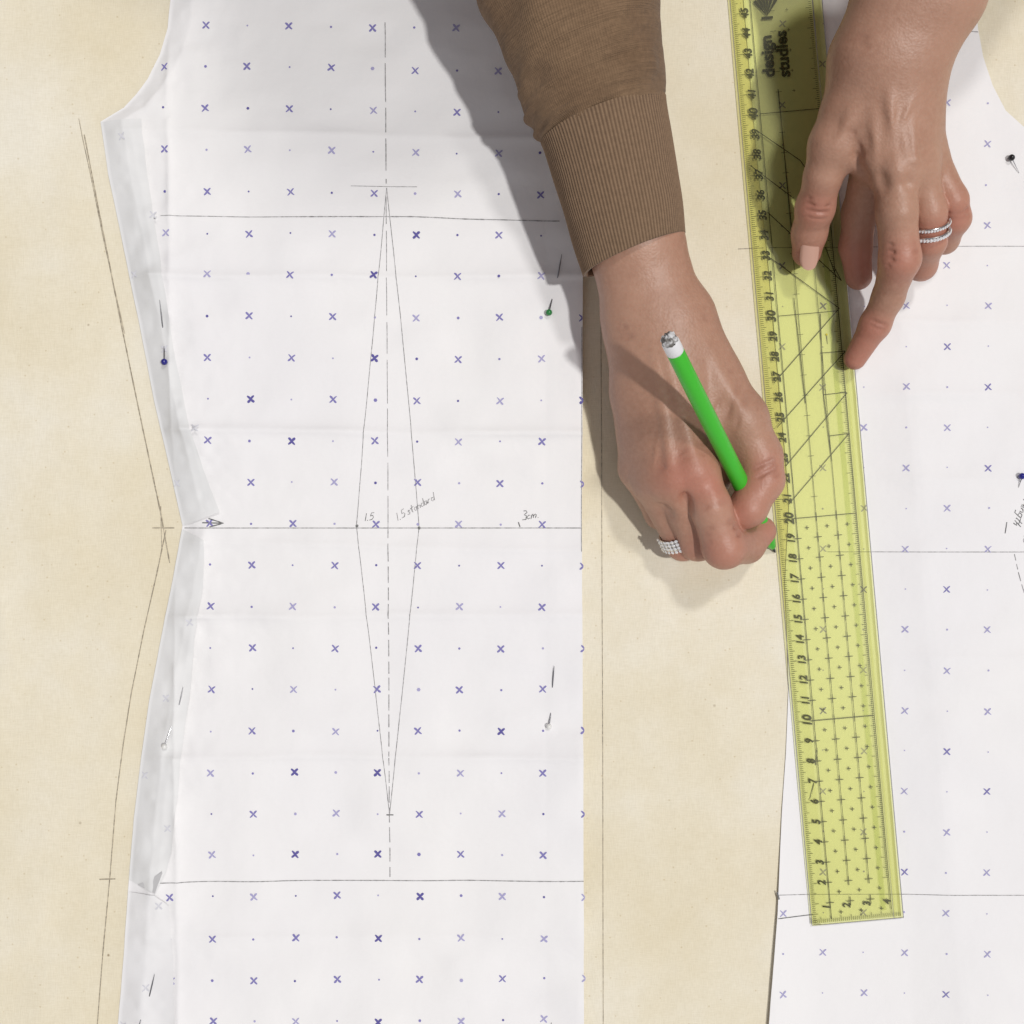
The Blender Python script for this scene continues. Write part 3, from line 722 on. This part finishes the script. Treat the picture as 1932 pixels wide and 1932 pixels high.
# ------------------------------------------------------------ pen
A=Pt(1262,640,9.8); B=W(1463,1043,.0008)
ax=(B-A); Lp=np.linalg.norm(ax); ax/=Lp; e1=np.cross(ax,[0,0,1.]); e1/=np.linalg.norm(e1); e2=np.cross(e1,ax)
def lathe(name,prof,mats,parent=None,ns=40,noise=0):
    V=[];F=[]
    for k,(s,r) in enumerate(prof):
        for i in range(ns):
            th=2*math.pi*i/ns; rr=r; ss=s
            if noise: rr=r*(1+noise*(vn(i*8,k*22,16,41)-.5)); ss=s+noise*.004*(vn(i*9,k*30,14,42)-.5)
            V.append(A+ax*ss+(e1*math.cos(th)+e2*math.sin(th))*rr)
    for k in range(len(prof)-1):
        for i in range(ns):
            F.append((k*ns+i,k*ns+(i+1)%ns,(k+1)*ns+(i+1)%ns,(k+1)*ns+i))
    F.append(tuple(range(ns))[::-1]); F.append(tuple((len(prof)-1)*ns+i for i in range(ns)))
    return mk(name,V,F,mats,parent=parent)
m_green=mat('green_pen_plastic',(.055,.50,.03),.33)
pen=lathe('pen',[(.0075,.0036),(.0080,.0038),(.03,.0039),(.08,.0040),(Lp-.045,.0041),(Lp-.022,.0040),(Lp-.012,.0033),(Lp-.006,.0020),(Lp-.004,.0011)],[m_green])
pen['label']="bright green felt pen with chewed white end"; pen['category']='pen'
m_wh=mat('white_plastic',(.80,.80,.82),.4)
lathe('end_cap',[(.0012,.0035),(.0018,.0038),(.0070,.0038),(.0078,.0036)],[m_wh],pen)
m_foil=mat('chewed_end',(.5,.5,.52),.5); q=N(m_foil); q.l(q.ramp(q.noise(330,2,q.coord()),[(.42,(.16,.15,.14)),(.54,(.68,.68,.69))]),q.b.inputs['Base Color'])
lathe('chewed_plug',[(-.0022,.0006),(-.0020,.0018),(-.0013,.0029),(-.0002,.0034),(.0012,.0036)],[m_foil],pen,noise=.4)
lathe('nib',[(Lp-.0042,.0009),(Lp-.001,.0005),(Lp-.0003,.0002)],[mat('nib_tip',(.03,.03,.03),.5)],pen)

# ------------------------------------------------------------ pins
m_steel=mat('pin_steel',(.25,.25,.27),.3,1.0); m_steell=mat('pin_steel_bright',(.7,.7,.72),.25,1.0)
def wire(pts,r,m,name):
    mb=MB(); pts=[np.array(p) for p in pts]; ns=8
    for k,p in enumerate(pts):
        t=pts[min(k+1,len(pts)-1)]-pts[max(k-1,0)]; t/=np.linalg.norm(t); s=np.cross(t,[0,0,1.]); s/=np.linalg.norm(s); n=np.cross(s,t)
        rr=r if k<len(pts)-1 else r*.3
        for i in range(ns): a=2*math.pi*i/ns; mb.v.append(p+(s*math.cos(a)+n*math.sin(a))*rr)
    for k in range(len(pts)-1):
        for i in range(ns): mb.f.append((k*ns+i,k*ns+(i+1)%ns,(k+1)*ns+(i+1)%ns,(k+1)*ns+i)); mb.m.append(0)
    return mk(name,mb.v,mb.f,[m])
def ball(c,r,m,parent,sq=1.0):
    V=[];F=[];n=16;k=10
    for j in range(k+1):
        ph=math.pi*j/k
        for i in range(n): th=2*math.pi*i/n; V.append(c+r*np.array([math.sin(ph)*math.cos(th),math.sin(ph)*math.sin(th),math.cos(ph)*sq]))
    for j in range(k):
        for i in range(n): F.append((j*n+i,(j+1)*n+i,(j+1)*n+(i+1)%n,j*n+(i+1)%n))
    mk('pin_head',V,F,[m],parent=parent)
def pin(head,inn,outp,tip,hfun,colname,col,r=.0016,steel=None,zoff=None):
    hz=float(hfun(*head)); z0=hz+(r+.0004 if zoff is None else zoff)
    P0=W0(head[0],head[1],z0)
    pts=[P0]
    if inn is not None: pts.append(W0(inn[0],inn[1],float(hfun(*inn))+.0003))
    if outp is not None:
        a=np.array(inn,float); b=np.array(outp,float); 
        for f in (.15,.85): p=a+(b-a)*f; pts.append(W0(p[0],p[1],float(hfun(*p))-.0006))
        pts.append(W0(outp[0],outp[1],float(hfun(*outp))+.0003)); m_=(np.array(outp)+np.array(tip))/2; pts.append(W0(m_[0],m_[1],float(hfun(*m_))+.0009))
        pts.append(W0(tip[0],tip[1],float(hfun(*tip))+.0011))
    o=wire(pts,.0003,steel or m_steel,'dressmaking_pin')
    ball(P0,r,mat('pin_head_'+colname,col,.25),o)
    o['label']=f"dressmaking pin with {colname} round head pushed through the pattern"; o['category']='pin'; o['group']='pins holding the pattern to the cloth'
pin((320,687),(318,662),(314,618),(312,572),hF,'dark blue',(.02,.02,.22))
pin((1035,594),(1040,572),(1052,524),(1059,484),hL,'green',(.03,.22,.06))
pin((1035,1367),(1038,1348),(1042,1290),(1045,1254),hL,'pearl white',(.8,.8,.78),r=.0014)
pin((320,1402),(331,1370),(346,1322),(353,1292),hF,'pearl white',(.8,.8,.78),steel=m_steell,r=.0014)
pin((1902,302),(1919,329),None,None,hR,'black',(.01,.01,.012))
pin((1918,899),(1914,920),None,None,hR,'dark blue',(.02,.02,.25))
pin((1558,632),(1560,650),None,None,hR,'yellow',(.85,.7,.05),r=.0006,zoff=.0003)
pin((1527,1507),(1534,1480),(1538,1440),(1541,1410),hR,'pearl white',(.8,.8,.75),r=.0006,zoff=.0003)
pin((268,1950),(272,1918),(290,1866),(299,1829),hF3,'yellow',(.8,.65,.1))
pin((1040,1945),(1040,1925),None,None,hL,'yellow',(.8,.65,.1))

# ------------------------------------------------------------ lights, camera
def sun(name,d,S,ang,col):
    l=bpy.data.lights.new(name,'SUN'); l.energy=S; l.angle=math.radians(ang); l.color=col
    o=bpy.data.objects.new(name,l); sc.collection.objects.link(o); o.rotation_euler=Vector(d).to_track_quat('-Z','Y').to_euler()
sun('ceiling_light',(-.38,.07,-1),1.72,2.2,(1,.985,.955))
sun('ceiling_light_far',(-.25,-.56,-1),.82,5,(1,.975,.95))
cam=bpy.data.cameras.new('camera'); co=bpy.data.objects.new('camera',cam); sc.collection.objects.link(co)
co.location=(0,0,H); co.rotation_euler=(0,0,0); cam.sensor_width=36; cam.lens=18/((966/PX)/H); cam.clip_start=.01; cam.clip_end=20
sc.camera=co
